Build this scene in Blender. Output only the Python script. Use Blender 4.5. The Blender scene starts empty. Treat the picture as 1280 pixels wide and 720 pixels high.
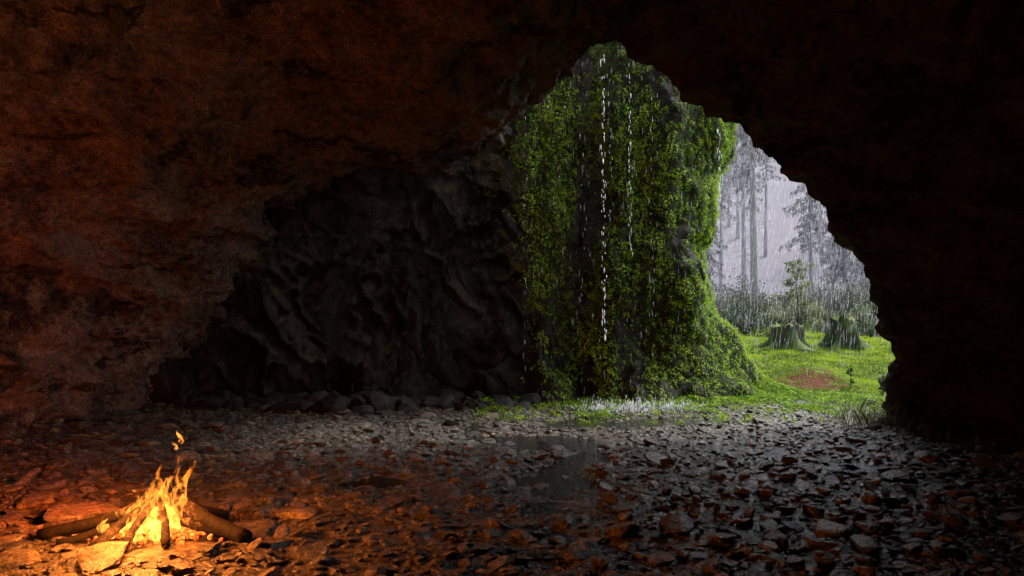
import bpy, math, random
import numpy as np
from mathutils import Vector, noise, Matrix
random.seed(7); rng=np.random.default_rng(7)
scene=bpy.context.scene
COL=scene.collection
R=math.radians

# ------------------------------------------------------------------ helpers
def mesh_np(name, V, F, mat=None, smooth=True, attrs=None, parent=None):
    V=np.asarray(V,dtype=np.float32); F=np.asarray(F,dtype=np.int32)
    k=F.shape[1]
    me=bpy.data.meshes.new(name)
    me.vertices.add(len(V)); me.vertices.foreach_set('co',V.ravel())
    me.loops.add(F.size); me.loops.foreach_set('vertex_index',F.ravel())
    me.polygons.add(len(F)); me.polygons.foreach_set('loop_start',np.arange(0,F.size,k,dtype=np.int32))
    me.update(calc_edges=True)
    me.polygons.foreach_set('use_smooth',np.full(len(F),smooth,dtype=bool))
    if attrs:
        for an,av in attrs.items():
            a=me.attributes.new(an,'FLOAT','POINT'); a.data.foreach_set('value',np.asarray(av,dtype=np.float32))
    me.validate()
    ob=bpy.data.objects.new(name,me); COL.objects.link(ob)
    if mat: me.materials.append(mat)
    if parent: ob.parent=parent
    return ob
def grid_faces(nr,nc):
    i=np.arange(nr-1)[:,None]*nc+np.arange(nc-1)[None,:]
    i=i.ravel()
    return np.stack([i,i+1,i+nc+1,i+nc],1)
def catmull(P,n):
    P=np.asarray(P,float); m=len(P)
    t=np.linspace(0,m-1,n); i=np.minimum(t.astype(int),m-2); f=t-i
    sh=(n,)+(1,)*(P.ndim-1); f=f.reshape(sh)
    p0=P[np.maximum(i-1,0)];p1=P[i];p2=P[i+1];p3=P[np.minimum(i+2,m-1)]
    return 0.5*((2*p1)+(-p0+p2)*f+(2*p0-5*p1+4*p2-p3)*f**2+(-p0+3*p1-3*p2+p3)*f**3)
def resample(P,n):
    P=np.asarray(P,float); Q=catmull(P,len(P)*20)
    d=np.r_[0,np.cumsum(np.linalg.norm(np.diff(Q,axis=0),axis=1))]; d/=d[-1]
    t=np.linspace(0,1,n)
    return np.stack([np.interp(t,d,Q[:,k]) for k in range(Q.shape[1])],1)
def sstep(a,b,x):
    t=np.clip((np.asarray(x,float)-a)/(b-a),0,1); return t*t*(3-2*t)
def nz(P,s,o=(0,0,0),octv=3,ridge=False):
    out=np.empty(len(P))
    sx,sy,sz=(s if isinstance(s,tuple) else (s,s,s))
    for i,p in enumerate(P):
        v=Vector((p[0]*sx+o[0],p[1]*sy+o[1],p[2]*sz+o[2]))
        if ridge: out[i]=noise.ridged_multi_fractal(v,1.0,2.1,octv,1.0,2.0)
        else: out[i]=noise.fractal(v,0.9,2.1,octv)
    return out
def facets(P,s,o=(0,0,0)):
    out=np.empty(len(P)); sx,sy,sz=s
    for i,p in enumerate(P):
        dd,pp=noise.voronoi(Vector((p[0]*sx+o[0],p[1]*sy+o[1],p[2]*sz+o[2])))
        c=pp[0]; h=math.sin(c[0]*12.7+c[1]*7.1+c[2]*3.3)
        k=min((dd[1]-dd[0])*4,1.0)
        out[i]=k*(0.55+0.45*h+0.7*(p[0]*sx+o[0]-c[0])*math.sin(c[2]*9)+0.7*(p[2]*sz+o[2]-c[2])*math.cos(c[0]*9))
    return out
def grid_normals(G):
    du=np.gradient(G,axis=0); dv=np.gradient(G,axis=1)
    n=np.cross(du,dv); n/=np.linalg.norm(n,axis=2,keepdims=True)+1e-9
    return n

# ------------------------------------------------------------------ node helper
def new_mat(name):
    m=bpy.data.materials.new(name); m.use_nodes=True
    nt=m.node_tree; nt.nodes.clear()
    out=nt.nodes.new('ShaderNodeOutputMaterial')
    return m,nt,out
def N(nt,t,**kw):
    n=nt.nodes.new(t)
    for k,v in kw.items(): setattr(n,k,v)
    return n
def ramp(nt,fac,stops):
    r=nt.nodes.new('ShaderNodeValToRGB'); cr=r.color_ramp
    while len(cr.elements)<len(stops): cr.elements.new(0.5)
    for e,(p,c) in zip(cr.elements,stops):
        e.position=p; e.color=(c[0],c[1],c[2],1) if len(c)==3 else c
    nt.links.new(fac,r.inputs[0]); return r
def pos(nt,scale=(1,1,1)):
    g=nt.nodes.new('ShaderNodeNewGeometry'); m=nt.nodes.new('ShaderNodeMapping')
    m.inputs['Scale'].default_value=scale; nt.links.new(g.outputs['Position'],m.inputs[0]); return m.outputs[0]
def noise_n(nt,vec,scale,detail=6,rough=0.6,dist=0.0):
    n=N(nt,'ShaderNodeTexNoise'); n.inputs['Scale'].default_value=scale; n.inputs['Detail'].default_value=detail
    n.inputs['Roughness'].default_value=rough; n.inputs['Distortion'].default_value=dist
    nt.links.new(vec,n.inputs['Vector']); return n
def mathn(nt,op,a,b=None,c=None):
    n=nt.nodes.new('ShaderNodeMath'); n.operation=op
    for i,x in enumerate([a,b,c]):
        if x is None: continue
        if isinstance(x,(int,float)): n.inputs[i].default_value=x
        else: nt.links.new(x,n.inputs[i])
    return n.outputs[0]
def mixc(nt,f,a,b,bt='MIX'):
    n=nt.nodes.new('ShaderNodeMix'); n.data_type='RGBA'; n.blend_type=bt
    if isinstance(f,(int,float)): n.inputs[0].default_value=f
    else: nt.links.new(f,n.inputs[0])
    for i,x in ((6,a),(7,b)):
        if isinstance(x,tuple): n.inputs[i].default_value=(x[0],x[1],x[2],1)
        else: nt.links.new(x,n.inputs[i])
    return n.outputs[2]
def bump(nt,h,strength,dist,prev=None):
    b=N(nt,'ShaderNodeBump'); b.inputs['Strength'].default_value=strength; b.inputs['Distance'].default_value=dist
    nt.links.new(h,b.inputs['Height'])
    if prev is not None: nt.links.new(prev,b.inputs['Normal'])
    return b.outputs[0]

def rock_mat(name,dark,light,scale=(1,1,1),rough=(0.45,0.8),spec=0.4,bstr=1.0,attr=None,cracks=0.0,grain=38,mid=7,shadex=None):
    m,nt,out=new_mat(name)
    p=pos(nt,scale)
    n1=noise_n(nt,p,0.9,8,0.65,0.4); n2=noise_n(nt,p,mid,8,0.7); n3=noise_n(nt,p,grain,5,0.75)
    f=mathn(nt,'MULTIPLY_ADD',n2.outputs[0],0.6,mathn(nt,'MULTIPLY',n1.outputs[0],0.5))
    c=ramp(nt,f,[(0.44,dark),(0.66,light)])
    c2=mixc(nt,0.95,c.outputs[0],ramp(nt,n3.outputs[0],[(0.38,(0.1,)*3),(0.64,(1.9,)*3)]).outputs[0],'MULTIPLY')
    h=bump(nt,n1.outputs[0],0.6*bstr,0.5)
    h=bump(nt,n2.outputs[0],1.0*bstr,0.25,h)
    h=bump(nt,n3.outputs[0],1.0*bstr,0.06,h)
    if cracks:
        wv=N(nt,'ShaderNodeVectorMath'); wv.operation='MULTIPLY_ADD'
        nt.links.new(n1.outputs['Color'],wv.inputs[0]); wv.inputs[1].default_value=(2.2,2.2,2.2); nt.links.new(p,wv.inputs[2])
        mp=N(nt,'ShaderNodeMapping'); mp.inputs['Scale'].default_value=(0.45,0.35,1.3); nt.links.new(wv.outputs[0],mp.inputs[0])
        v=N(nt,'ShaderNodeTexVoronoi'); v.feature='DISTANCE_TO_EDGE'; v.inputs['Scale'].default_value=0.8
        nt.links.new(mp.outputs[0],v.inputs['Vector'])
        cm=noise_n(nt,p,0.55,2,0.5)
        w_=mathn(nt,'ADD',v.outputs['Distance'],ramp(nt,cm.outputs[0],[(0.45,(0,0,0)),(0.62,(0.2,)*3)]).outputs[0])
        w_=mathn(nt,'MULTIPLY_ADD',n2.outputs[0],0.05,w_)
        crack=ramp(nt,w_,[(0.025,(0.0,)*3),(0.095,(1,1,1))])
        c2=mixc(nt,cracks,c2,crack.outputs[0],'MULTIPLY'); h=bump(nt,crack.outputs[0],0.8,0.15,h)
    if shadex:  # base colour darkened toward +x, painting in the firelight falloff
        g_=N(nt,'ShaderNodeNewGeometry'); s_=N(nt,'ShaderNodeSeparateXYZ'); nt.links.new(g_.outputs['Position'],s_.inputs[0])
        wr=N(nt,'ShaderNodeMapRange'); wr.inputs['From Min'].default_value=shadex[0]; wr.inputs['From Max'].default_value=shadex[1]; wr.inputs['To Min'].default_value=1.0; wr.inputs['To Max'].default_value=shadex[2]
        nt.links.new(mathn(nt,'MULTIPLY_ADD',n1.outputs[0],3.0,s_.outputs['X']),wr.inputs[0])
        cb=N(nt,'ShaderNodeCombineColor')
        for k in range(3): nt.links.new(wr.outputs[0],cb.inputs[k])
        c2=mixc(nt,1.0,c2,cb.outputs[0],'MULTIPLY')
    if attr:
        a=N(nt,'ShaderNodeAttribute'); a.attribute_name=attr
        c2=mixc(nt,1.0,c2,ramp(nt,a.outputs['Fac'],[(0,(0.45,0.45,0.5)),(0.6,(1,0.97,0.92)),(1,(2.0,1.85,1.6))]).outputs[0],'MULTIPLY')
    b=N(nt,'ShaderNodeBsdfPrincipled'); nt.links.new(c2,b.inputs['Base Color'])
    rr=N(nt,'ShaderNodeMapRange'); rr.inputs['From Min'].default_value=0.3; rr.inputs['From Max'].default_value=0.7
    rr.inputs['To Min'].default_value=rough[0]; rr.inputs['To Max'].default_value=rough[1]
    nt.links.new(n2.outputs[0],rr.inputs[0]); nt.links.new(rr.outputs[0],b.inputs['Roughness'])
    b.inputs['Specular IOR Level'].default_value=spec
    nt.links.new(h,b.inputs['Normal']); nt.links.new(b.outputs[0],out.inputs[0])
    return m
def leaf_mat(name,c0,c1,c2,trans=0.35,rough=0.6):
    m,nt,out=new_mat(name)
    a=N(nt,'ShaderNodeAttribute'); a.attribute_name='shade'
    c=ramp(nt,a.outputs['Fac'],[(0,c0),(0.5,c1),(1,c2)])
    b=N(nt,'ShaderNodeBsdfPrincipled'); nt.links.new(c.outputs[0],b.inputs['Base Color']); b.inputs['Roughness'].default_value=rough
    b.inputs['Specular IOR Level'].default_value=0.2
    t=N(nt,'ShaderNodeBsdfTranslucent'); nt.links.new(c.outputs[0],t.inputs[0])
    mx=N(nt,'ShaderNodeMixShader'); mx.inputs[0].default_value=trans
    nt.links.new(b.outputs[0],mx.inputs[1]); nt.links.new(t.outputs[0],mx.inputs[2]); nt.links.new(mx.outputs[0],out.inputs[0])
    return m

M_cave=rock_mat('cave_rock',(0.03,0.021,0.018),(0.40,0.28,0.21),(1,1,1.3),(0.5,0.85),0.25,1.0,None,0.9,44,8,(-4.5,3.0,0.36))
M_cliff=rock_mat('cliff_rock',(0.012,0.011,0.010),(0.10,0.09,0.073),(1.5,1.5,0.9),(0.5,0.85),0.2,1.0,None,0.7,30,6)
M_stone=rock_mat('slate',(0.04,0.034,0.029),(0.23,0.19,0.15),(2.2,2.2,2.2),(0.12,0.42),0.8,0.6,'shade')
M_dkstone=rock_mat('wet_rock',(0.012,0.011,0.01),(0.075,0.068,0.06),(2.2,2.2,2.2),(0.3,0.6),0.4,0.8)
M_moss=leaf_mat('moss',(0.03,0.075,0.006),(0.17,0.31,0.014),(0.42,0.60,0.035),0.35)
M_grass=leaf_mat('grass',(0.06,0.11,0.012),(0.20,0.30,0.02),(0.38,0.48,0.04),0.35)
M_needle=leaf_mat('needles',(0.03,0.045,0.03),(0.06,0.085,0.05),(0.11,0.13,0.08),0.2)
M_nfar=leaf_mat('hazy_needles',(0.23,0.22,0.25),(0.25,0.24,0.27),(0.27,0.26,0.29),0.45)  # distance mist painted into the pale colours of far needles and leaves
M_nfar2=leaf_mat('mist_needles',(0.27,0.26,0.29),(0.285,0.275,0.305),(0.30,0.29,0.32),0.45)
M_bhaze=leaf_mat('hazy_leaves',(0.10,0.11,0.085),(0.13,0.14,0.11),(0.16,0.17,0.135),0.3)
M_pale=leaf_mat('pale_leaves',(0.08,0.11,0.05),(0.15,0.18,0.09),(0.24,0.25,0.13),0.4)
M_bark=rock_mat('bark',(0.03,0.025,0.02),(0.12,0.10,0.08),(4,4,1),(0.6,0.9),0.25,0.8)
def flat_mat(name,c):
    m,nt,out=new_mat(name); n=noise_n(nt,pos(nt,(3,3,0.6)),3,4,0.6); cc=ramp(nt,n.outputs[0],[(0.3,tuple(k*0.9 for k in c)),(0.7,tuple(k*1.1 for k in c))])
    b=N(nt,'ShaderNodeBsdfPrincipled'); nt.links.new(cc.outputs[0],b.inputs['Base Color']); b.inputs['Roughness'].default_value=0.95; b.inputs['Specular IOR Level'].default_value=0.05
    nt.links.new(b.outputs[0],out.inputs[0]); return m
M_bfar=flat_mat('hazy_bark',(0.24,0.23,0.255)); M_bfar2=flat_mat('mist_bark',(0.29,0.28,0.31))  # far bark, same mist put into its colour

# ------------------------------------------------------------------ camera
F=995.6
def P3(px,py,d): return ((px-640)/F*d, d, 1.7+(385-py)/F*d)
cam=bpy.data.cameras.new('Camera'); camo=bpy.data.objects.new('Camera',cam); COL.objects.link(camo)
cam.lens=28; cam.sensor_width=36; cam.clip_end=1000; cam.clip_start=0.05
camo.location=(0,0,1.7); camo.rotation_euler=(R(90+1.44),0,0); scene.camera=camo

# ------------------------------------------------------------------ cave shell
rim=[P3(165,520,13.5),P3(190,460,13.4),P3(235,390,13.2),P3(280,310,13.0),P3(330,245,12.8),P3(420,200,12.6),P3(520,190,12.4),
 P3(595,178,12.2),P3(650,140,12.1),P3(700,98,12.0),P3(750,66,11.9),P3(800,83,11.9),P3(850,113,11.8),P3(900,152,11.8),P3(945,180,11.8),P3(990,222,11.8),
 P3(1040,283,11.8),P3(1080,340,11.7),P3(1102,400,11.7),P3(1112,470,11.7),P3(1115,532,11.7)]
rim=[(x,y,max(z,-0.2)) for x,y,z in rim]
rim[0]=(rim[0][0],13.5,-0.3); rim[-1]=(rim[-1][0],11.7,-0.3)
NC=480; NR=440
RM=resample(rim,NC)
a=np.linspace(0,1,NC)
ang=math.pi*(1-a)
def arch(cx,rx,H,y,e=0.62):
    A=np.zeros((NC,3)); c=np.cos(ang); s=np.sin(ang)
    A[:,0]=cx+rx*np.sign(c)*np.abs(c)**0.8; A[:,2]=H*np.abs(s)**e-0.3; A[:,1]=y
    return A
def blend(A,B,w): return A*(1-w)+B*w
rows=[]
c=arch(0.8,7.8,6.1,-7.2); c[:,0]=0.8+(c[:,0]-0.8)*0.02; c[:,2]=1+(c[:,2]-1)*0.02
rows.append(c)
rows.append(arch(0.8,7.0,5.5,-6.5)); rows.append(arch(0.8,7.8,6.1,-4)); rows.append(arch(0.8,7.8,6.2,-1)); rows.append(arch(0.8,7.6,6.0,2)); rows.append(arch(0.8,7.6,6.0,5))
B=arch(0.8,7.8,6.1,0)
def near(dy,w):
    Q=blend(RM,B,w); Q[:,1]=RM[:,1]-dy; return Q
rows.append(near(4.3,0.85)); rows.append(near(2.6,0.55)); rows.append(near(1.3,0.30)); rows.append(near(0.5,0.10))
rows.append(RM.copy())
cen=np.array([0.5,0,0.5]); D=RM-cen; D[:,1]=0; D/=np.linalg.norm(D,axis=1,keepdims=True)
wL=1-sstep(-0.6,0.9,RM[:,0]); wL=wL[:,None]
def outer(dist,dy,bk,up):
    Rr=RM+D*dist; Rr[:,1]=RM[:,1]+dy
    Lf=RM.copy(); Lf[:,1]+=bk; Lf[:,2]+=up
    return Rr*(1-wL)+Lf*wL
rows.append(outer(0.35,0.25,0.6,0.1)); rows.append(outer(1.0,0.2,2,0.4)); rows.append(outer(1.9,-0.4,4,1.0))
rows.append(outer(2.7,-2.0,5.5,3.0)); rows.append(outer(4.0,-7,4.0,6.0)); rows.append(outer(6.0,-20,-14,6.0))
K=np.array(rows)
G=catmull(K,NR)
nrm=grid_normals(G)
flat=G.reshape(-1,3); nf=nrm.reshape(-1,3)
kk=np.linspace(0,len(rows)-1,NR)
damp=0.35+0.65*np.clip(np.abs(kk-10)/2.0,0,1)
damp=np.repeat(damp,NC)
d=0.42*nz(flat,0.45,(3,1,7),3)+0.26*nz(flat,(0.7,0.7,2.4),(11,3,2),5)
rg=nz(flat,(0.45,0.5,1.6),(5,9,1),6,True)
rg2=nz(flat,(1.4,1.4,3.6),(15,2,1),4,True)
d=d*damp+(rg-1.1)*0.30*damp+(rg2-1.1)*0.08*(0.4+0.6*damp)+0.08*nz(flat,4.0,(1,1,1),4)
flat=flat+nf*d[:,None]
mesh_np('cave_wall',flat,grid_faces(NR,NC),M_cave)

# ------------------------------------------------------------------ cliff
plan=[(-10,11),(-7.6,13.2),(-5.6,14.9),(-3.6,15.3),(-2.2,14.9),(-0.9,15.2),(0.1,14.8),(0.75,14.7),(1.35,15.1),(1.95,14.6),(2.7,14.65),(3.5,14.95),(4.0,15.7),(4.25,17.0),(4.2,20),(3.2,24),(0,30)]
NU,NV=640,260
PL=resample(plan,NU)
zs=np.linspace(-0.4,8.6,NV)
tz=[-0.4,0.3,0.6,1.2,1.5,1.75,2.6,3.0,3.15,3.8,4.4,5.1,6,11]
tx=[1.0,0.75,0.55,0.25,0.05,-0.14,-0.26,-0.32,-0.1,0.0,0.12,0.38,0.45,0.4]
def cliff_base(PLa,z):
    G=np.zeros((len(z),len(PLa),3))
    w=sstep(2.6,3.9,PLa[:,0])
    dx=np.interp(z,tz,tx)
    G[:,:,0]=PLa[None,:,0]+dx[:,None]*w[None,:]
    flare=-0.7*np.exp(-np.maximum(z,0)/0.5)[:,None]*np.ones(len(PLa))[None,:]
    lean=0.08*z[:,None]
    G[:,:,1]=PLa[None,:,1]+flare*(1-0.5*w[None,:])+lean
    G[:,:,2]=z[:,None]
    return G
G=cliff_base(PL,zs); nrm=grid_normals(G)
if nrm[100,NU//2,1]>0: nrm=-nrm
flat=G.reshape(-1,3); nf=nrm.reshape(-1,3)
wc=sstep(3.2,4.0,flat[:,0]); wr_=1-sstep(-0.3,1.0,flat[:,0])
d=0.30*nz(flat,(0.9,0.9,0.22),(2,5,1),3)*(1-0.7*wc)+0.28*nz(flat,(0.9,0.9,0.8),(8,2,3),4)*(1-0.5*wc)+(nz(flat,(1.2,1.2,0.6),(4,4,4),5,True)-1.1)*0.22*(1-0.6*wc)*(1-0.75*wr_)+0.06*nz(flat,3.5,(0,0,0),4)
shear=flat.copy(); shear[:,0]+=0.35*flat[:,2]+0.25*nz(flat,1.2,(9,9,9),3); shear[:,2]+=0.4*nz(flat,1.0,(2,9,4),3)
d=d+wr_*(facets(shear,(1.0,0.8,0.42),(3,8,4))*0.42+facets(shear,(2.6,2.0,1.1),(1,2,4))*0.14-0.3)
cl=flat+nf*d[:,None]
mesh_np('rock_cliff',cl,grid_faces(NV,NU),M_cliff)
CG=cl.reshape(NV,NU,3); CN=grid_normals(CG)
CN=CN*np.sign(np.sum(CN*nrm,axis=2,keepdims=True))

def leaves(P,Nn,size,droop=0.3,spread=0.8):
    n=len(P)
    r=rng.normal(size=(n,3)); nn=Nn+r*spread; nn/=np.linalg.norm(nn,axis=1,keepdims=True)
    up=rng.normal(size=(n,3)); t=np.cross(nn,up); t/=np.linalg.norm(t,axis=1,keepdims=True)
    b=np.cross(nn,t); s=size[:,None]
    v0=P-t*s*0.5; v1=P+b*s*0.32; v2=P+t*s*0.6; v3=P-b*s*0.32
    v2=v2-np.array([0,0,1])*s*droop
    V=np.stack([v0,v1,v2,v3],1).reshape(-1,3)
    return V,np.arange(4*n).reshape(n,4)
def moss_pts(n):
    iu=rng.uniform(int(NU*0.30),NU*0.93,n); iv=rng.uniform(0,NV*0.86,n)
    i0=iu.astype(int); j0=iv.astype(int); fu=(iu-i0)[:,None]; fv=(iv-j0)[:,None]
    i1=np.minimum(i0+1,NU-1); j1=np.minimum(j0+1,NV-1)
    p=(CG[j0,i0]*(1-fu)*(1-fv)+CG[j0,i1]*fu*(1-fv)+CG[j1,i0]*(1-fu)*fv+CG[j1,i1]*fu*fv)
    return p,CN[j0,i0]
p,n_=moss_pts(640000)
base=nz(p,(1.5,1.5,0.5),(7,7,7),3); fine=nz(p,(9,9,6),(1,7,2),3)
x=p[:,0]; z=p[:,2]
m=sstep(-0.8,1.0,x+0.35*(z-2.5)*0.35)*1.05-0.50
m=m-0.9*np.exp(-((x-1.35-0.05*np.sin(z*2))/0.17)**2)
m=m+0.3*np.exp(-((x-0.75)/0.35)**2)
m=m-0.5*sstep(1.0,0.4,z)*sstep(3.0,2.2,x)*sstep(0.8,1.3,x)
m=m-0.55*sstep(3.6,1.4,z)*sstep(0.9,0.1,x)
m=m+0.3*sstep(2.4,4.0,x)
dens=m+0.85*base+0.65*fine
keep=(dens>rng.uniform(0,0.5,len(p)))
p=p[keep]; n_=n_[keep]; fine=fine[keep]; base=base[keep]
off=np.clip(0.02+0.10*(fine+0.3)+0.08*base,0,0.2)*rng.uniform(0.3,1,len(p))
p=p+n_*off[:,None]
V,Fc=leaves(p,n_+np.array([0.15,0,0.45]),rng.uniform(0.014,0.042,len(p)),0.3,0.4)
sh=np.clip(0.42+0.9*fine+0.55*base+rng.normal(0,0.2,len(p)),0,1)
mesh_np('moss',V,Fc,M_moss,False,{'shade':np.repeat(sh,4)})
print('moss',len(p))

# ------------------------------------------------------------------ ground
def axis(lo,hi,step,far_lo,far_hi):
    a=list(np.arange(lo,hi,step)); s=step; x=hi
    while x<far_hi: a.append(x); s*=1.12; x+=s
    a.append(far_hi); s=step; x=lo-step; b=[]
    while x>far_lo: b.append(x); s*=1.12; x-=s
    b.append(far_lo)
    return np.array(b[::-1]+a)
def gz_base(x,y):
    out=sstep(15.5,26,y)*0.3+sstep(24,50,y)*0.95
    hill=sstep(70,150,y)*38
    mound=0.36*np.exp(-(((x-6.75)/0.75)**2+((y-18.0)/0.9)**2)**1.1)
    m2=0.3*np.exp(-(((x-6.0)/0.7)**2+((y-21.0)/0.8)**2))
    sl=0.25*np.exp(-((x-4.9)/0.6)**2-((y-16.2)/1.2)**2)
    return out+hill+mound+m2+sl
def puddle_d(x,y):
    e=lambda cx,cy,rx,ry: np.exp(-(((x-cx)/rx)**2+((y-cy)/ry)**2)**1.5)
    return 0.07*e(0.3,10.2,1.4,0.5)+0.075*e(0.4,7.4,0.5,1.2)+0.07*e(1.6,11.9,1.8,0.7)+0.06*e(-1.2,7.6,0.5,0.7)+0.05*e(0.9,9.0,0.4,0.8)
def gz_np(x,y):
    P=np.stack([x,y,np.zeros_like(x)],1)
    inc=1-sstep(14,18,y)
    n=0.055*nz(P,(0.6,0.6,1),(1,2,3),3)+0.045*nz(P,(2.6,2.6,1),(9,1,3),4)
    n2=0.10*nz(P,(0.35,0.35,1),(5,5,5),3)+0.05*nz(P,(1.6,1.6,1),(2,5,8),3)
    return gz_base(x,y)+n*inc+n2*(1-inc)-puddle_d(x,y)+0.02
ax=axis(-9,12,0.075,-170,190); ay=axis(-7.5,24,0.085,-60,260)
X,Y=np.meshgrid(ax,ay); xf=X.ravel(); yf=Y.ravel()
zf=gz_np(xf,yf)
m,nt,out=new_mat('ground')
p=pos(nt); n1=noise_n(nt,p,0.7,6,0.6); n2=noise_n(nt,p,6,8,0.7); n3=noise_n(nt,p,45,4,0.7)
v=N(nt,'ShaderNodeTexVoronoi'); v.inputs['Scale'].default_value=16; nt.links.new(p,v.inputs['Vector'])
dirt=ramp(nt,n2.outputs[0],[(0.3,(0.035,0.029,0.024)),(0.7,(0.19,0.16,0.13))])
dirt2=mixc(nt,0.8,dirt.outputs[0],ramp(nt,v.outputs['Color'],[(0.2,(0.35,)*3),(0.8,(1.7,)*3)]).outputs[0],'MULTIPLY')
gr=ramp(nt,n2.outputs[0],[(0.3,(0.05,0.09,0.012)),(0.7,(0.18,0.26,0.025))])
sep=N(nt,'ShaderNodeSeparateXYZ'); nt.links.new(p,sep.inputs[0])
yy=mathn(nt,'MULTIPLY_ADD',n1.outputs[0],5.0,mathn(nt,'MULTIPLY_ADD',n2.outputs[0],2.0,sep.outputs['Y']))
xx=mathn(nt,'MULTIPLY',mathn(nt,'SUBTRACT',sep.outputs['X'],4.5),0.12)
g=N(nt,'ShaderNodeMapRange'); g.inputs['From Min'].default_value=17.0; g.inputs['From Max'].default_value=18.7; nt.links.new(mathn(nt,'SUBTRACT',yy,xx),g.inputs[0])
gm=N(nt,'ShaderNodeVectorMath'); gm.operation='DISTANCE'; nt.links.new(p,gm.inputs[0]); gm.inputs[1].default_value=(6.4,17.1,0.1)
n5=noise_n(nt,p,3.2,6,0.8)
lm=N(nt,'ShaderNodeMapRange'); lm.inputs['From Min'].default_value=0.75; lm.inputs['From Max'].default_value=0.45; nt.links.new(mathn(nt,'MULTIPLY_ADD',n5.outputs[0],3.6,mathn(nt,'SUBTRACT',gm.outputs['Value'],1.8)),lm.inputs[0])
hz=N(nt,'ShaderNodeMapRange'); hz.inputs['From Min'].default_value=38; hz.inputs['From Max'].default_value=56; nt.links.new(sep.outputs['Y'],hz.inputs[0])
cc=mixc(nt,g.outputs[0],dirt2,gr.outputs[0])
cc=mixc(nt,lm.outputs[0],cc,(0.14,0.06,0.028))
hc=ramp(nt,n1.outputs[0],[(0.3,(0.225,0.215,0.245)),(0.7,(0.26,0.245,0.28))])  # pale mist tone painted onto the far ground and hill
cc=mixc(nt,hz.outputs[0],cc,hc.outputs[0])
b=N(nt,'ShaderNodeBsdfPrincipled'); nt.links.new(cc,b.inputs['Base Color'])
rg_=N(nt,'ShaderNodeMapRange'); rg_.inputs['To Min'].default_value=0.2; rg_.inputs['To Max'].default_value=0.9; nt.links.new(g.outputs[0],rg_.inputs[0]); nt.links.new(rg_.outputs[0],b.inputs['Roughness'])
spx=mathn(nt,'SUBTRACT',0.65,mathn(nt,'MULTIPLY',g.outputs[0],0.55)); nt.links.new(spx,b.inputs['Specular IOR Level'])
bs_=mathn(nt,'SUBTRACT',1.0,hz.outputs[0])
h=bump(nt,n2.outputs[0],0.8,0.1); h=bump(nt,v.outputs['Distance'],0.9,0.04,h); h=bump(nt,n3.outputs[0],0.8,0.02,h)
for nd in list(nt.nodes):
    if nd.bl_idname=='ShaderNodeBump': nt.links.new(mathn(nt,'MULTIPLY',bs_,0.85),nd.inputs['Strength'])
nt.links.new(h,b.inputs['Normal']); nt.links.new(b.outputs[0],out.inputs[0])
mesh_np('ground',np.stack([xf,yf,zf],1),grid_faces(len(ay),len(ax)),m)

m,nt,out=new_mat('water'); b=N(nt,'ShaderNodeBsdfPrincipled'); b.inputs['Base Color'].default_value=(0.012,0.011,0.010,1)
b.inputs['Roughness'].default_value=0.10; b.inputs['IOR'].default_value=1.33
n=noise_n(nt,pos(nt),14,4,0.65); nt.links.new(bump(nt,n.outputs[0],0.9,0.04),b.inputs['Normal']); nt.links.new(b.outputs[0],out.inputs[0])
gx,gy=np.meshgrid(np.linspace(-2.5,4,20),np.linspace(5.5,13.2,20))
mesh_np('puddle_water',np.stack([gx.ravel(),gy.ravel(),np.full(400,-0.016)],1),grid_faces(20,20),m)

# ------------------------------------------------------------------ stones
import bmesh
def rock_template(sub,seed):
    r=np.random.default_rng(seed)
    bm=bmesh.new(); bmesh.ops.create_icosphere(bm,subdivisions=sub,radius=1)
    V=np.array([v.co[:] for v in bm.verts]); Fa=np.array([[v.index for v in f.verts] for f in bm.faces]); bm.free()
    for _ in range(11):
        n=r.normal(size=3); n[2]*=0.5; n/=np.linalg.norm(n); dd=r.uniform(0.5,0.88)
        s=V@n; o=np.maximum(s-dd,0); V=V-o[:,None]*n*0.92
    s=V[:,2]; V[:,2]=np.where(s>0.6,0.6+(s-0.6)*0.15,s)
    V+=r.normal(0,0.018,V.shape)
    return V,Fa
T2=[rock_template(3,i) for i in range(10)]; T1=[rock_template(2,50+i) for i in range(10)]
def stone_field(name,pts,sizes,mat,flat=(0.18,0.5),tilt=0.22,nearT=7.5,sink=0.1):
    VV=[];FF=[];SH=[];off=0
    zz=gz_np(pts[:,0],pts[:,1])
    for i,(q,s) in enumerate(zip(pts,sizes)):
        T=(T2 if q[1]<nearT and s>0.06 else T1)[rng.integers(10)]
        V=T[0]*np.array([1,rng.uniform(0.55,1),rng.uniform(*flat)])*s
        E=Matrix.Rotation(rng.normal(0,tilt),3,'X')@Matrix.Rotation(rng.normal(0,tilt),3,'Y')@Matrix.Rotation(rng.uniform(0,6.28),3,'Z')
        V=V@np.array(E).T+np.array([q[0],q[1],zz[i]+s*sink])
        VV.append(V);FF.append(T[1]+off);off+=len(V);SH.append(np.full(len(V),rng.uniform(0,1)))
    return mesh_np(name,np.concatenate(VV),np.concatenate(FF),mat,False,{'shade':np.concatenate(SH)})
pts=[];sizes=[]
grid={}
def try_add(x,y,s,k=0.75):
    key=(int(x//0.5),int(y//0.5))
    for i in (-1,0,1):
        for j in (-1,0,1):
            for (a_,b_,c_) in grid.get((key[0]+i,key[1]+j),[]):
                if (a_-x)**2+(b_-y)**2<((c_+s)*k)**2: return
    grid.setdefault(key,[]).append((x,y,s)); pts.append((x,y)); sizes.append(s)
def inview(y): 
    return rng.uniform(-0.75*y-0.8,0.75*y+0.8)
FX,FY=-2.62,5.9
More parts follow.
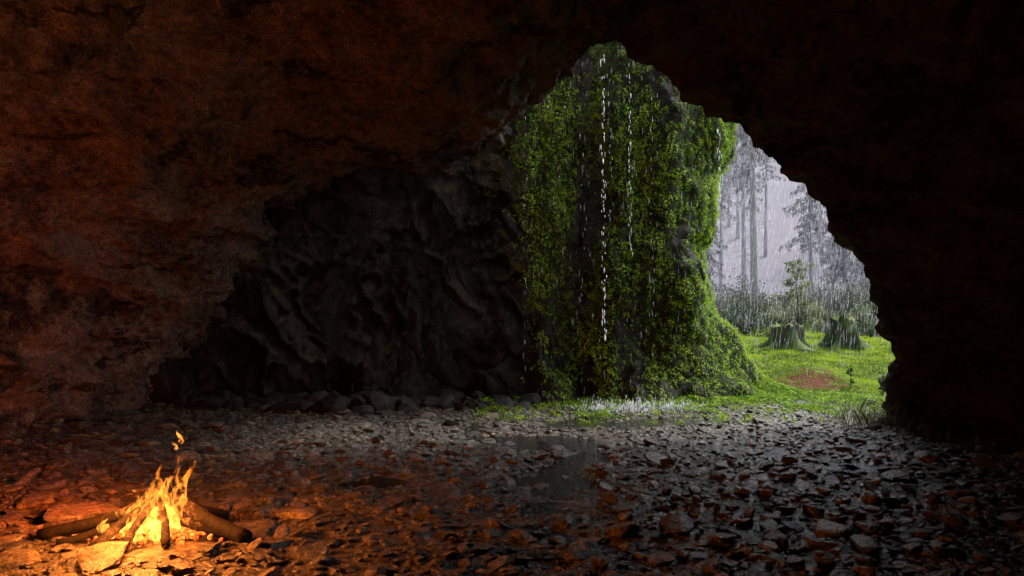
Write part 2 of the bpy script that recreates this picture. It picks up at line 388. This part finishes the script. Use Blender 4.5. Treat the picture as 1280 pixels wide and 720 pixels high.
for smin,smax,cnt,k in ((0.13,0.20,260,0.85),(0.07,0.13,3000,0.76),(0.03,0.07,21000,0.68),(0.015,0.03,13000,0.7)):
    for _ in range(cnt):
        y=2.6+(rng.random()**0.75)*12.2; x=inview(y); s=rng.uniform(smin,smax)
        if s<0.03: y=2.6+rng.random()*5; x=inview(y)
        if y>13.9 and x>-1: continue
        if x<-7 or x>8: continue
        if math.hypot(x-FX,y-FY)<0.5+s: continue
        pd=float(puddle_d(np.array(x),np.array(y)))
        if pd>0.035 and rng.random()<0.84: continue
        if x>1.0 and y>9.5 and s>0.07 and rng.random()<0.85: continue
        try_add(x,y,s,k)
pts=np.array(pts);sizes=np.array(sizes); print('stones',len(pts))
stone_field('stones',pts,sizes,M_stone)
bp=[];bs=[]
for _ in range(70):
    x=rng.uniform(-5.5,0.3); y=13.8+rng.normal(0,0.35)-0.1*abs(x+2.5); bp.append((x,y)); bs.append(rng.uniform(0.12,0.36))
for _ in range(14):
    bp.append((rng.uniform(-3.4,-1.6),13.3+rng.normal(0,0.25))); bs.append(rng.uniform(0.2,0.4))
for _ in range(30):
    bp.append((rng.uniform(5.4,7.4),11.2+rng.normal(0,0.3))); bs.append(rng.uniform(0.08,0.25))
stone_field('boulders',np.array(bp),np.array(bs),M_dkstone,(0.5,0.8),0.4)

# ------------------------------------------------------------------ grass
def blades(name,x,y,h,wd,mat,shade,lean=0.35,dz=0.0):
    n=len(x); z=gz_np(x,y)+dz; P=np.stack([x,y,z],1)
    an=rng.uniform(0,6.28,n); t=np.stack([np.cos(an),np.sin(an),np.zeros(n)],1)*wd[:,None]
    ln=rng.normal(0,lean,(n,2))*h[:,None]
    tip=P+np.stack([ln[:,0],ln[:,1],h],1); mid=P+np.stack([ln[:,0]*.3,ln[:,1]*.3,h*.55],1)
    V=np.stack([P-t,P+t,mid+t*0.7,tip,mid-t*0.7],1).reshape(-1,3)
    Fq=np.arange(5*n).reshape(n,5)
    return mesh_np(name,V,Fq,mat,False,{'shade':np.repeat(shade,5)})
n=120000
y=13.0+(rng.random(n)**1.5)*34; x=y*rng.uniform(0.08,0.72,n)
P=np.stack([x,y,0*x],1)
g1=nz(P,(0.7,0.7,1),(4,4,4),3); g2=nz(P,(3,3,1),(14,4,4),2)
edge=sstep(13.6,16.2,y+0.9*g1+0.5*g2-0.10*(x-3.5))
keep=(edge>rng.random(n))&(g1+0.6*g2>-0.5)&~((x<4.7)&(y>15.2)&(y<30))&(np.hypot(x-6.4,(y-17.2)*0.7)+0.9*g2>0.42)
x=x[keep];y=y[keep];g1=g1[keep];g2=g2[keep]
h=(0.02+0.035*rng.random(len(x)))*(1+(y-14)*0.07)*(1+0.6*np.clip(g2,-.5,1))
blades('grass',x,y,h,0.006*(1+(y-14)*0.12),M_grass,np.clip(0.5+1.3*g1+0.7*g2+rng.normal(0,0.15,len(x)),0,1),0.7)
n=95000
x=rng.uniform(-0.6,6.6,n); y=rng.uniform(11.8,15.6,n); P=np.stack([x,y,0*x],1)
g1=nz(P,(1.1,1.1,1),(40,4,4),3); g2=nz(P,(5,5,1),(14,34,4),3)
k=(sstep(12.6,14.1,y+g1*1.1-0.08*np.abs(x-3.2))-0.02+0.75*g2)>rng.random(n); x=x[k];y=y[k];g2=g2[k]
zz=gz_np(x,y); PP=np.stack([x,y,zz+0.02+0.05*rng.random(len(x))],1)
V,Fc=leaves(PP,np.tile(np.array([0,0,1.0]),(len(x),1)),rng.uniform(0.02,0.05,len(x)),0,0.5)
mesh_np('ground_moss',V,Fc,M_moss,False,{'shade':np.repeat(np.clip(0.45+0.5*g2+rng.normal(0,.15,len(x)),0,1),4)})
n=700; x=rng.normal(5.4,0.4,n); y=rng.normal(11.45,0.5,n)
blades('dry_grass',x,y,rng.uniform(0.1,0.38,n),np.full(n,0.004),M_pale,rng.uniform(0,0.5,n),0.35)

# ------------------------------------------------------------------ tubes
def tube(path,rad,ns=10,bumpy=0.0,seed=0,cap=True):
    path=np.asarray(path,float); rad=np.asarray(rad,float); n=len(path)
    T=np.gradient(path,axis=0); T/=np.linalg.norm(T,axis=1,keepdims=True)
    up=np.array([0.13,0.31,0.94]); 
    if abs(T[0]@up)>0.9: up=np.array([1,0.1,0])
    U=np.cross(T,up); U/=np.linalg.norm(U,axis=1,keepdims=True); W=np.cross(T,U)
    th=np.linspace(0,2*math.pi,ns,endpoint=False)
    V=path[:,None,:]+rad[:,None,None]*(np.cos(th)[None,:,None]*U[:,None,:]+np.sin(th)[None,:,None]*W[:,None,:])
    if bumpy:
        f=V.reshape(-1,3); q=nz(f,(1/ (rad.max()*1.2),)*3,(seed,0,0),3)*bumpy
        c=np.repeat(path,ns,axis=0); f=c+(f-c)*(1+q)[:,None]; V=f.reshape(n,ns,3)
    V=V.reshape(-1,3); Fq=[]
    for i in range(n-1):
        for j in range(ns):
            Fq.append((i*ns+j,i*ns+(j+1)%ns,(i+1)*ns+(j+1)%ns,(i+1)*ns+j))
    if cap:
        V=np.vstack([V,path[0],path[-1]]); a0=len(V)-2
        for j in range(ns):
            Fq.append((a0,(j+1)%ns,j,j)); Fq.append((a0+1,(n-1)*ns+j,(n-1)*ns+(j+1)%ns,(n-1)*ns+(j+1)%ns))
    return V,Fq
def from_py(name,V,Fq,mat,smooth=True,parent=None,attrs=None):
    me=bpy.data.meshes.new(name)
    fs=[tuple(dict.fromkeys(f)) for f in Fq]
    me.from_pydata([tuple(v) for v in V],[],fs); me.update()
    for p_ in me.polygons: p_.use_smooth=smooth
    if attrs:
        for an,av in attrs.items():
            a_=me.attributes.new(an,'FLOAT','POINT'); a_.data.foreach_set('value',np.asarray(av,dtype=np.float32))
    me.materials.append(mat); ob=bpy.data.objects.new(name,me); COL.objects.link(ob)
    if parent: ob.parent=parent
    return ob
def join(parts):
    V=[];Fq=[];o=0
    for v,f in parts:
        V.append(v); Fq+= [tuple(i+o for i in q) for q in f]; o+=len(v)
    return np.vstack(V),Fq

# ------------------------------------------------------------------ stumps
m,nt,out=new_mat('mossy_bark')
p=pos(nt); n1=noise_n(nt,p,3,6,0.6); g=N(nt,'ShaderNodeNewGeometry'); s=N(nt,'ShaderNodeSeparateXYZ'); nt.links.new(g.outputs['Normal'],s.inputs[0])
f=ramp(nt,mathn(nt,'MULTIPLY_ADD',s.outputs['Z'],0.5,n1.outputs[0]),[(0.46,(0.03,0.025,0.02)),(0.66,(0.06,0.10,0.02)),(0.95,(0.12,0.17,0.03))])
b=N(nt,'ShaderNodeBsdfPrincipled'); nt.links.new(f.outputs[0],b.inputs['Base Color']); b.inputs['Roughness'].default_value=0.85
n2=noise_n(nt,pos(nt,(9,9,2)),2,6,0.7); nt.links.new(bump(nt,n2.outputs[0],0.9,0.12),b.inputs['Normal']); nt.links.new(b.outputs[0],out.inputs[0]); M_stump=m
def stump(cx,cy,r,h,seed):
    z0=float(gz_np(np.array([cx]),np.array([cy]))[0])
    nr,ns=26,64; V=[];rr=np.random.default_rng(seed); ph=rr.uniform(0,6.28)
    k=5
    for i in range(nr):
        t=i/(nr-1); zz=-0.15+t*(h+0.15)
        for j in range(ns):
            th=2*math.pi*j/ns
            fl=math.exp(-max(zz,0)/(h*0.22)); root=max(0,math.cos(k*th+ph+0.6*math.sin(2*th)))**2
            q=r*(0.90+fl*(0.2+1.2*root)+0.10*math.sin(3*th+ph)+0.10*root*(1-t))
            q*=1+0.28*noise.noise(Vector((math.cos(th)*1.6,math.sin(th)*1.6,zz*1.5+seed)))
            edge=(0.28*noise.noise(Vector((math.cos(th)*1.5+seed,math.sin(th)*1.5,0)))+0.10*noise.noise(Vector((math.cos(th)*6+seed,math.sin(th)*6,0))))*t**2
            V.append((cx+q*math.cos(th),cy+q*math.sin(th),z0+zz+edge))
    for rf in (0.75,0.4,0.02):
        for j in range(ns):
            th=2*math.pi*j/ns; V.append((cx+r*rf*math.cos(th),cy+r*rf*math.sin(th),z0+h-0.08+0.08*noise.noise(Vector((rf*3+math.cos(th),math.sin(th),seed)))))
    Fq=[]
    for i in range(nr+2):
        for j in range(ns): Fq.append((i*ns+j,i*ns+(j+1)%ns,(i+1)*ns+(j+1)%ns,(i+1)*ns+j))
    from_py('tree_stump',V,Fq,M_stump)
stump(8.95,26.0,0.50,0.80,3); stump(10.95,26.3,0.46,1.02,9)

# ------------------------------------------------------------------ conifers
def conifer_mesh(h,seed,mats,t0=0.12,nb=80):
    r=np.random.default_rng(seed)
    path=[(0.05*h*0.1*math.sin(t*3+seed),0.03*math.cos(t*4),t*h-0.3) for t in np.linspace(0,1,14)]
    tv,tf=tube(path,np.linspace(0.010*h,0.03,14),10,0.1,seed)
    parts=[(tv,tf)]; LP=[]
    for i in range(nb):
        t=t0+(0.98-t0)*(i/nb); z=t*h; L=(1-t)**0.8*h*0.20*r.uniform(0.35,1.15)+0.25; an=r.uniform(0,6.28)
        if t<t0+0.1 and r.random()<0.5: L*=0.5
        s=np.linspace(0,1,6); bx=np.cos(an)*L*s; by=np.sin(an)*L*s; bz=z-0.35*L*s**1.4+0.08*L*s**3
        bp_=np.stack([bx,by,bz],1); parts.append(tube(bp_,np.linspace(0.03+0.004*L,0.006,6),4,cap=False))
        m_=int(20+22*L); u=r.random(m_)**0.7; pp=np.stack([np.interp(u,s,bp_[:,k]) for k in range(3)],1)
        side=r.normal(0,0.16*L*(1.1-u)+0.05,m_); pp[:,0]+=-np.sin(an)*side; pp[:,1]+=np.cos(an)*side; pp[:,2]-=np.abs(r.normal(0,0.12+0.04*L,m_))
        LP.append(pp)
    for i in range(18):
        z=h*r.uniform(0.05,t0+0.02); L=r.uniform(0.4,1.6); an=r.uniform(0,6.28); s=np.linspace(0,1,4)
        parts.append(tube(np.stack([np.cos(an)*L*s,np.sin(an)*L*s,z-0.2*L*s],1),np.linspace(0.02,0.005,4),4,cap=False))
    V,Fq=join(parts); LP=np.concatenate(LP)
    lv,lf=leaves(LP,np.tile(np.array([0,0,0.8]),(len(LP),1)),r.uniform(0.12,0.3,len(LP)),0.5,0.7)
    nV=len(V); allV=np.vstack([V,lv]); allF=Fq+[tuple(int(i)+nV for i in q) for q in lf]
    me=bpy.data.meshes.new('pine_tree'); me.from_pydata([tuple(v) for v in allV],[],[tuple(dict.fromkeys(f)) for f in allF]); me.update()
    at=me.attributes.new('shade','FLOAT','POINT'); at.data.foreach_set('value',np.concatenate([np.full(nV,0.2),np.repeat(np.clip(r.normal(0.45,0.25,len(LP)),0,1),4)]).astype(np.float32))
    me.materials.append(mats[0]); me.materials.append(mats[1])
    mi=np.zeros(len(me.polygons),dtype=np.int32); mi[len(Fq):]=1; me.polygons.foreach_set('material_index',mi)
    return me
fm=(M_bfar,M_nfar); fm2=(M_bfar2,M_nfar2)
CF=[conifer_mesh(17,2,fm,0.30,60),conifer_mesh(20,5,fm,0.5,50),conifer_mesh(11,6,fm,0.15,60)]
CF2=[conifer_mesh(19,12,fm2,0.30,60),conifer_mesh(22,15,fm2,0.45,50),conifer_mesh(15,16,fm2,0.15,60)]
def place(me,name,x,y,s,rot):
    z=float(gz_np(np.array([x]),np.array([y]))[0]); o=bpy.data.objects.new(name,me); o.location=(x,y,z-0.1); o.scale=(s,s,s); o.rotation_euler=(0,0,rot); COL.objects.link(o); return o
tr=random.Random(5)
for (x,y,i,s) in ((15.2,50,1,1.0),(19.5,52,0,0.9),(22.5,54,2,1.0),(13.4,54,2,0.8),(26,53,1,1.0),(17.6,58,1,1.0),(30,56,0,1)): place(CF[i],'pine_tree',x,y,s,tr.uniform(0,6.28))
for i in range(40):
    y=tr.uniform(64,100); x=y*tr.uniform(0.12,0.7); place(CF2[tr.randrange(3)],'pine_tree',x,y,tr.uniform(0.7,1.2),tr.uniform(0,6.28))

def bush_mesh(seed,mat,n=1500,lsz=(0.06,0.13)):
    r=np.random.default_rng(seed); parts=[];LP=[]
    for i in range(16):
        an=r.uniform(0,6.28); el=r.uniform(0.4,1.5); L=r.uniform(0.6,1.3); s=np.linspace(0,1,6)
        bp_=np.stack([np.cos(an)*np.cos(el)*L*s,np.sin(an)*np.cos(el)*L*s,np.sin(el)*L*s-0.15*s**2],1)
        parts.append(tube(bp_,np.linspace(0.018,0.004,6),4,cap=False))
        m_=n//16; u=r.uniform(0.3,1,m_); pp=np.stack([np.interp(u,s,bp_[:,k]) for k in range(3)],1)+r.normal(0,0.14,(m_,3)); LP.append(pp)
    V,Fq=join(parts); LP=np.concatenate(LP); LP[:,2]=np.abs(LP[:,2])
    lv,lf=leaves(LP,np.tile(np.array([0,0,0.8]),(len(LP),1)),r.uniform(lsz[0],lsz[1],len(LP)),0.2,0.7)
    nV=len(V); me=bpy.data.meshes.new('bush'); me.from_pydata([tuple(v) for v in np.vstack([V,lv])],[],[tuple(dict.fromkeys(f)) for f in Fq]+[tuple(int(i)+nV for i in q) for q in lf]); me.update()
    at=me.attributes.new('shade','FLOAT','POINT'); at.data.foreach_set('value',np.concatenate([np.full(nV,0.2),np.repeat(np.clip(r.normal(0.4,0.25,len(LP)),0,1),4)]).astype(np.float32))
    me.materials.append(M_bfar if mat==M_bhaze else M_bark); me.materials.append(mat)
    mi=np.zeros(len(me.polygons),dtype=np.int32); mi[len(Fq):]=1; me.polygons.foreach_set('material_index',mi)
    return me
BM=[bush_mesh(1,M_needle),bush_mesh(2,M_pale),bush_mesh(3,M_bhaze,1800,(0.03,0.08))]
for i in range(60):
    y=tr.uniform(31,44); x=y*tr.uniform(0.18,0.55); place(BM[0 if tr.random()<0.65 else 1],'bush',x,y,tr.uniform(0.5,1.2),tr.uniform(0,6.28))
for i in range(45):
    y=tr.uniform(45,58); x=y*tr.uniform(0.18,0.58); place(BM[2],'bush',x,y,tr.uniform(1.0,2.4),tr.uniform(0,6.28))
r=np.random.default_rng(4); parts=[];LP=[]
parts.append(tube([(0,0,-0.1),(0.05,0,1),(0,0.05,2),(0.1,0,3.1)],[0.04,0.03,0.02,0.006],6))
for i in range(26):
    z=0.7+2.3*i/26; an=r.uniform(0,6.28); L=r.uniform(0.5,1.1)*(1-0.18*z/3*2); s=np.linspace(0,1,5)
    bp_=np.stack([np.cos(an)*L*s,np.sin(an)*L*s,z+0.3*L*s],1); parts.append(tube(bp_,np.linspace(0.012,0.003,5),4,cap=False))
    u=r.uniform(0.35,1,26); LP.append(np.stack([np.interp(u,s,bp_[:,k]) for k in range(3)],1)+r.normal(0,0.06,(26,3)))
V,Fq=join(parts); LP=np.concatenate(LP); lv,lf=leaves(LP,np.tile(np.array([0,0,0.8]),(len(LP),1)),r.uniform(0.1,0.2,len(LP)),0.2,0.6)
Sp=bpy.data.objects.new('sapling',None); COL.objects.link(Sp); Sp.location=(10.2,28.5,float(gz_np(np.array([10.2]),np.array([28.5]))[0]))
from_py('trunk',V,Fq,M_bark,True,Sp); mesh_np('leaves',lv,lf,M_pale,False,{'shade':np.repeat(r.uniform(0.5,1,len(LP)),4)},Sp)
def small_plant(x,y,h,seed):
    r=np.random.default_rng(seed); parts=[tube([(0,0,0),(0.02,0,h*0.5),(0,0,h)],[0.012,0.009,0.003],5)]; LP=[]
    for i in range(12):
        z=h*(0.25+0.7*i/12); an=r.uniform(0,6.28); LP.append((0.05*math.cos(an),0.05*math.sin(an),z))
    V,Fq=join(parts); LP=np.array(LP); lv,lf=leaves(LP,np.tile(np.array([0,0,0.5]),(len(LP),1)),r.uniform(0.07,0.13,len(LP)),0.2,0.5)
    o=from_py('small_plant',np.vstack([V,lv]),Fq+[tuple(int(i)+len(V) for i in q) for q in lf],M_needle,False,attrs={'shade':np.full(len(V)+len(lv),0.1)})
    o.location=(x,y,float(gz_np(np.array([x]),np.array([y]))[0]))
small_plant(6.9,16.3,0.5,1); small_plant(6.95,15.0,0.35,2); small_plant(7.15,15.4,0.5,3)

# ------------------------------------------------------------------ rain & drips
m,nt,out=new_mat('rain_water'); b=N(nt,'ShaderNodeBsdfPrincipled'); b.inputs['Base Color'].default_value=(0.85,0.87,0.95,1); b.inputs['Roughness'].default_value=0.2
t=N(nt,'ShaderNodeBsdfTranslucent'); t.inputs[0].default_value=(0.9,0.9,1,1); mx=N(nt,'ShaderNodeMixShader'); mx.inputs[0].default_value=0.5
nt.links.new(b.outputs[0],mx.inputs[1]); nt.links.new(t.outputs[0],mx.inputs[2]); nt.links.new(mx.outputs[0],out.inputs[0]); M_rain=m
def drops(name,P,L,rad,slant=(0.0,0.0)):
    n=len(P); th=np.array([0,2.1,4.2]); 
    ring=np.stack([np.cos(th),np.sin(th),0*th],1)
    d=np.stack([np.full(n,slant[0]),np.full(n,slant[1]),np.ones(n)],1)*L[:,None]
    top=P+d; mid=P+d*0.3
    V=np.concatenate([P[:,None,:],mid[:,None,:]+ring[None]*rad[:,None,None],top[:,None,:]],1).reshape(-1,3)
    tri=np.array([(0,2,1),(0,3,2),(0,1,3),(4,1,2),(4,2,3),(4,3,1)])
    Fq=(np.arange(n)[:,None,None]*5+tri[None]).reshape(-1,3)
    return mesh_np(name,V,Fq,M_rain,True)
n=12000; y=15.5+rng.random(n)*14; x=y*rng.uniform(0.2,0.6,n); z=rng.uniform(0.2,7.5,n)
k=(x>4.6)&(rng.random(n)<0.25+z/5); x=x[k];y=y[k];z=z[k]
drops('rain',np.stack([x,y,z],1),rng.uniform(0.14,0.4,len(x)),rng.uniform(0.0008,0.002,len(x))*y/16,(0.12,0))
n=350; x=rng.uniform(0.2,4.6,n); y=rng.uniform(12.7,14.0,n); z=rng.uniform(0.1,6,n)
drops('rain',np.stack([x,y,z],1),rng.uniform(0.05,0.2,n),rng.uniform(0.0007,0.0015,n),(0.03,0))
def drip(px,py0,py1,d,n,rad):
    x0,_,z0=P3(px,py0,d); z1=P3(px,py1,d)[2]
    z=np.linspace(z0,z1,n)+rng.normal(0,0.03,n); k=rng.random(n)<0.65; z=z[k]; t=(z0-z)/(z0-z1)
    P=np.stack([x0+rng.normal(0,0.022,len(z))+0.02*t,np.full(len(z),d)+rng.normal(0,0.02,len(z)),z],1)
    return P,rng.uniform(0.03,0.13,len(z)),rng.uniform(0.3,1,len(z))*rad
for (px,a0,a1,n_d,rd) in ((754,70,430,120,0.011),(787,78,320,60,0.007),(900,165,260,40,0.008),(762,90,300,30,0.004),(728,140,470,30,0.003),(655,150,480,22,0.003),(815,100,470,30,0.003)):
    P,L,rad=drip(px,a0,a1,12.75,n_d,rd); drops('water_drip',P,L,rad)
n=1100; c=np.array([[1.9,12.7],[2.1,13.2],[2.6,13.0],[1.4,13.0]])[rng.integers(0,4,n)]
an=rng.uniform(0,6.28,n); rr=np.abs(rng.normal(0,0.26,n)); P=np.stack([c[:,0]+rr*np.cos(an)*1.5,c[:,1]+rr*np.sin(an),0.03+np.abs(rng.normal(0,0.07,n))],1)
drops('water_splash',P,rng.uniform(0.01,0.06,n),rng.uniform(0.002,0.006,n))

# ------------------------------------------------------------------ campfire
fz=float(gz_np(np.array([FX]),np.array([FY]))[0])
fire=bpy.data.objects.new('campfire',None); COL.objects.link(fire); fire.location=(FX,FY,fz)
m,nt,out=new_mat('charred_wood')
tc=N(nt,'ShaderNodeTexCoord'); n1=noise_n(nt,tc.outputs['Object'],14,6,0.7); n2=noise_n(nt,tc.outputs['Object'],60,4,0.6)
ln=N(nt,'ShaderNodeVectorMath'); ln.operation='LENGTH'; nt.links.new(tc.outputs['Object'],ln.inputs[0])
bc=ramp(nt,n1.outputs[0],[(0.35,(0.004,0.003,0.002)),(0.75,(0.014,0.008,0.005))])
b=N(nt,'ShaderNodeBsdfPrincipled'); nt.links.new(bc.outputs[0],b.inputs['Base Color']); b.inputs['Roughness'].default_value=0.8; b.inputs['Specular IOR Level'].default_value=0.2
hot=N(nt,'ShaderNodeMapRange'); hot.inputs['From Min'].default_value=0.42; hot.inputs['From Max'].default_value=0.08; nt.links.new(ln.outputs['Value'],hot.inputs[0])
em=mathn(nt,'MULTIPLY',hot.outputs[0],ramp(nt,n1.outputs[0],[(0.50,(0,0,0)),(0.62,(1,1,1))]).outputs[0])
b.inputs['Emission Color'].default_value=(1,0.22,0.03,1); nt.links.new(mathn(nt,'MULTIPLY',em,3.0),b.inputs['Emission Strength'])
h=bump(nt,n1.outputs[0],0.9,0.03); h=bump(nt,n2.outputs[0],0.6,0.008,h); nt.links.new(h,b.inputs['Normal']); nt.links.new(b.outputs[0],out.inputs[0]); M_log=m
logs=[((-0.80,-0.10,0.03),(-0.05,0.12,0.22),0.05),((0.72,-0.18,0.04),(0.06,0.12,0.26),0.055),((0.62,-0.02,0.03),(-0.1,0.06,0.16),0.042),
 ((-0.30,-0.32,0.02),(0.03,0.08,0.30),0.038),((-0.05,-0.36,0.02),(0.0,0.05,0.36),0.032),((0.22,-0.30,0.02),(-0.03,0.1,0.30),0.03),
 ((-0.55,0.35,0.03),(0.02,0.0,0.28),0.04),((0.35,0.45,0.03),(0,0,0.3),0.045),((-0.62,-0.22,0.02),(-0.15,0.1,0.1),0.03)]
for i,(a0,b0,r0) in enumerate(logs):
    a0=np.array(a0);b0=np.array(b0); t=np.linspace(0,1,12)[:,None]; path=a0+(b0-a0)*t; path[:,0]+=0.015*np.sin(t[:,0]*5+i); path[:,2]+=0.01*np.cos(t[:,0]*6+i)
    V,Fq=tube(path,r0*(1-0.25*t[:,0]),14,0.22,i); from_py('log_%d'%(i+1),V,Fq,M_log,True,fire)
m,nt,out=new_mat('embers'); tc=N(nt,'ShaderNodeTexCoord'); n1=noise_n(nt,tc.outputs['Object'],22,4,0.6)
b=N(nt,'ShaderNodeBsdfPrincipled'); b.inputs['Base Color'].default_value=(0.05,0.03,0.02,1); b.inputs['Roughness'].default_value=0.9
e=ramp(nt,n1.outputs[0],[(0.42,(0.0,0,0)),(0.55,(0.9,0.12,0.01)),(0.68,(1,0.5,0.1))]); nt.links.new(e.outputs[0],b.inputs['Emission Color']); b.inputs['Emission Strength'].default_value=2.5
nt.links.new(b.outputs[0],out.inputs[0])
VV=[];FF=[];o=0
for i in range(170):
    T=T1[i%10]; s=rng.uniform(0.015,0.04); q=rng.normal(0,0.16,2); V=T[0]*s+np.array([q[0]*1.2,q[1]*0.8,0.02+0.05*math.exp(-(q@q)*20)]); VV.append(V);FF.append(T[1]+o);o+=len(V)
mesh_np('embers',np.concatenate(VV),np.concatenate(FF),m,False,None,fire)
m,nt,out=new_mat('flame'); tc=N(nt,'ShaderNodeTexCoord'); mp=N(nt,'ShaderNodeMapping'); mp.inputs['Scale'].default_value=(1,1,0.4); nt.links.new(tc.outputs['Object'],mp.inputs[0])
n1=noise_n(nt,mp.outputs[0],17,4,0.55,0.8)
a_=N(nt,'ShaderNodeAttribute'); a_.attribute_name='ht'
thr=mathn(nt,'MULTIPLY_ADD',a_.outputs['Fac'],-0.20,n1.outputs[0])
mask=ramp(nt,thr,[(0.36,(0,0,0)),(0.46,(1,1,1))])
col=ramp(nt,a_.outputs['Fac'],[(0,(1,0.38,0.05)),(0.5,(1,0.30,0.03)),(1,(0.9,0.17,0.012))])
em=N(nt,'ShaderNodeEmission'); nt.links.new(col.outputs[0],em.inputs[0]); nt.links.new(mathn(nt,'MULTIPLY',mask.outputs[0],0.95),em.inputs[1])
tr_=N(nt,'ShaderNodeBsdfTransparent'); ad=N(nt,'ShaderNodeAddShader'); nt.links.new(em.outputs[0],ad.inputs[0]); nt.links.new(tr_.outputs[0],ad.inputs[1]); nt.links.new(ad.outputs[0],out.inputs[0]); M_fl=m
fr=np.random.default_rng(12); VV=[];FF=[];HT=[];o=0
tong=[(0.10,0.0,0.68,0.06,0.05),(0.04,0.02,0.52,0.08,-0.02),(-0.03,0.0,0.42,0.07,-0.04),(0.13,0.03,0.54,0.06,0.1),(-0.13,0.0,0.33,0.06,-0.05),(0.0,-0.1,0.35,0.065,0.02),
 (-0.2,-0.05,0.20,0.05,-0.03),(0.16,-0.06,0.30,0.05,0.02),(-0.1,-0.14,0.22,0.05,0.03),(0.07,-0.15,0.2,0.045,-0.02),(-0.27,-0.12,0.14,0.04,-0.06),(0.1,-0.2,0.13,0.04,0),(-0.03,-0.22,0.13,0.045,0.02),(0.0,0.08,0.4,0.07,0)]
for i,(x0,y0,hh,r0,ln_) in enumerate(tong):
    nn=40; t=np.linspace(0,1,nn); ph=fr.uniform(0,6.28)
    px_=x0+ln_*t**1.3+0.035*np.sin(t*7+ph)*t; py_=y0+0.03*np.cos(t*6+ph)*t; pz=0.02+hh*t
    rad=r0*np.clip(np.sin(np.pi*(t*0.86+0.14)),0.0,1)**0.9*(1-0.45*t)*(1+0.25*np.sin(t*13+ph))+0.001
    V,Fq=tube(np.stack([px_,py_,pz],1),rad,16,0.35,i*3,cap=False)
    VV.append(V); FF.append(np.array(Fq)+o); o+=len(V); HT.append(np.repeat(t*hh/0.6,16))
for (x0,z0,s,rw) in ((0.165,0.68,0.10,0.016),(0.13,0.64,0.06,0.010)):
    t=np.linspace(0,1,16); V,Fq=tube(np.stack([x0+0.018*np.sin(t*5),0*t,z0+t*s],1),rw*np.sin(np.pi*t**0.6)**1.3*(1+0.3*np.sin(t*11))+0.0005,12,0.4,9,cap=False)
    VV.append(V); FF.append(np.array(Fq)+o); o+=len(V); HT.append(np.full(len(V),0.3))
mesh_np('flames',np.concatenate(VV),np.concatenate(FF),M_fl,True,{'ht':np.concatenate(HT)},fire)
def flight(kind,loc,e,rad,colr,dirv=None):
    l=bpy.data.lights.new('fire_light',kind); l.energy=e; l.shadow_soft_size=rad; l.color=colr
    o=bpy.data.objects.new('fire_light',l); COL.objects.link(o); o.parent=fire; o.location=loc
    if dirv:
        l.spot_size=R(110); l.spot_blend=1.0; o.rotation_euler=Vector([-c for c in dirv]).to_track_quat('Z','Y').to_euler()
flight('POINT',(0.03,-0.10,0.62),95,0.10,(1,0.19,0.03))
flight('SPOT',(0.0,-0.05,0.55),430,0.12,(1,0.11,0.016),(-0.9,0.36,0.10))  # extra spot added inside the fire to brighten the left wall
flight('POINT',(-0.03,-0.34,0.45),190,0.10,(1,0.28,0.045))
stone_field('hearth_stones',np.array([(-3.45,6.35),(-2.75,5.3),(-1.75,6.65),(-2.1,6.75),(-1.95,6.05),(-3.3,5.35),(-2.35,6.95),(-3.0,6.7),(-1.7,5.7)]),np.array([0.36,0.26,0.24,0.18,0.22,0.2,0.2,0.22,0.16]),M_stone,(0.2,0.3),0.08)

# ------------------------------------------------------------------ light
w=bpy.data.worlds.new('World'); scene.world=w; w.use_nodes=True; nt=w.node_tree; nt.nodes.clear()
sky=nt.nodes.new('ShaderNodeTexSky'); sky.sky_type='NISHITA'; sky.sun_disc=False
sd=Vector((0.50,0.34,0.70)).normalized()
sky.sun_elevation=math.asin(sd.z); sky.sun_rotation=math.atan2(sd.x,sd.y); sky.air_density=1.0; sky.dust_density=3.0
hs=nt.nodes.new('ShaderNodeHueSaturation'); hs.inputs['Saturation'].default_value=0.3; nt.links.new(sky.outputs[0],hs.inputs['Color'])
bg=nt.nodes.new('ShaderNodeBackground'); bg.inputs[1].default_value=0.42; nt.links.new(hs.outputs[0],bg.inputs[0])
wo=nt.nodes.new('ShaderNodeOutputWorld'); nt.links.new(bg.outputs[0],wo.inputs[0])
sl=bpy.data.lights.new('sun','SUN'); sl.energy=2.9; sl.angle=R(12); sl.color=(1,0.97,0.92)
so=bpy.data.objects.new('sun',sl); COL.objects.link(so); so.rotation_euler=sd.to_track_quat('Z','Y').to_euler(); so.location=(10,10,20)
scene.view_settings.view_transform='Standard'; scene.view_settings.look='None'; scene.view_settings.exposure=0
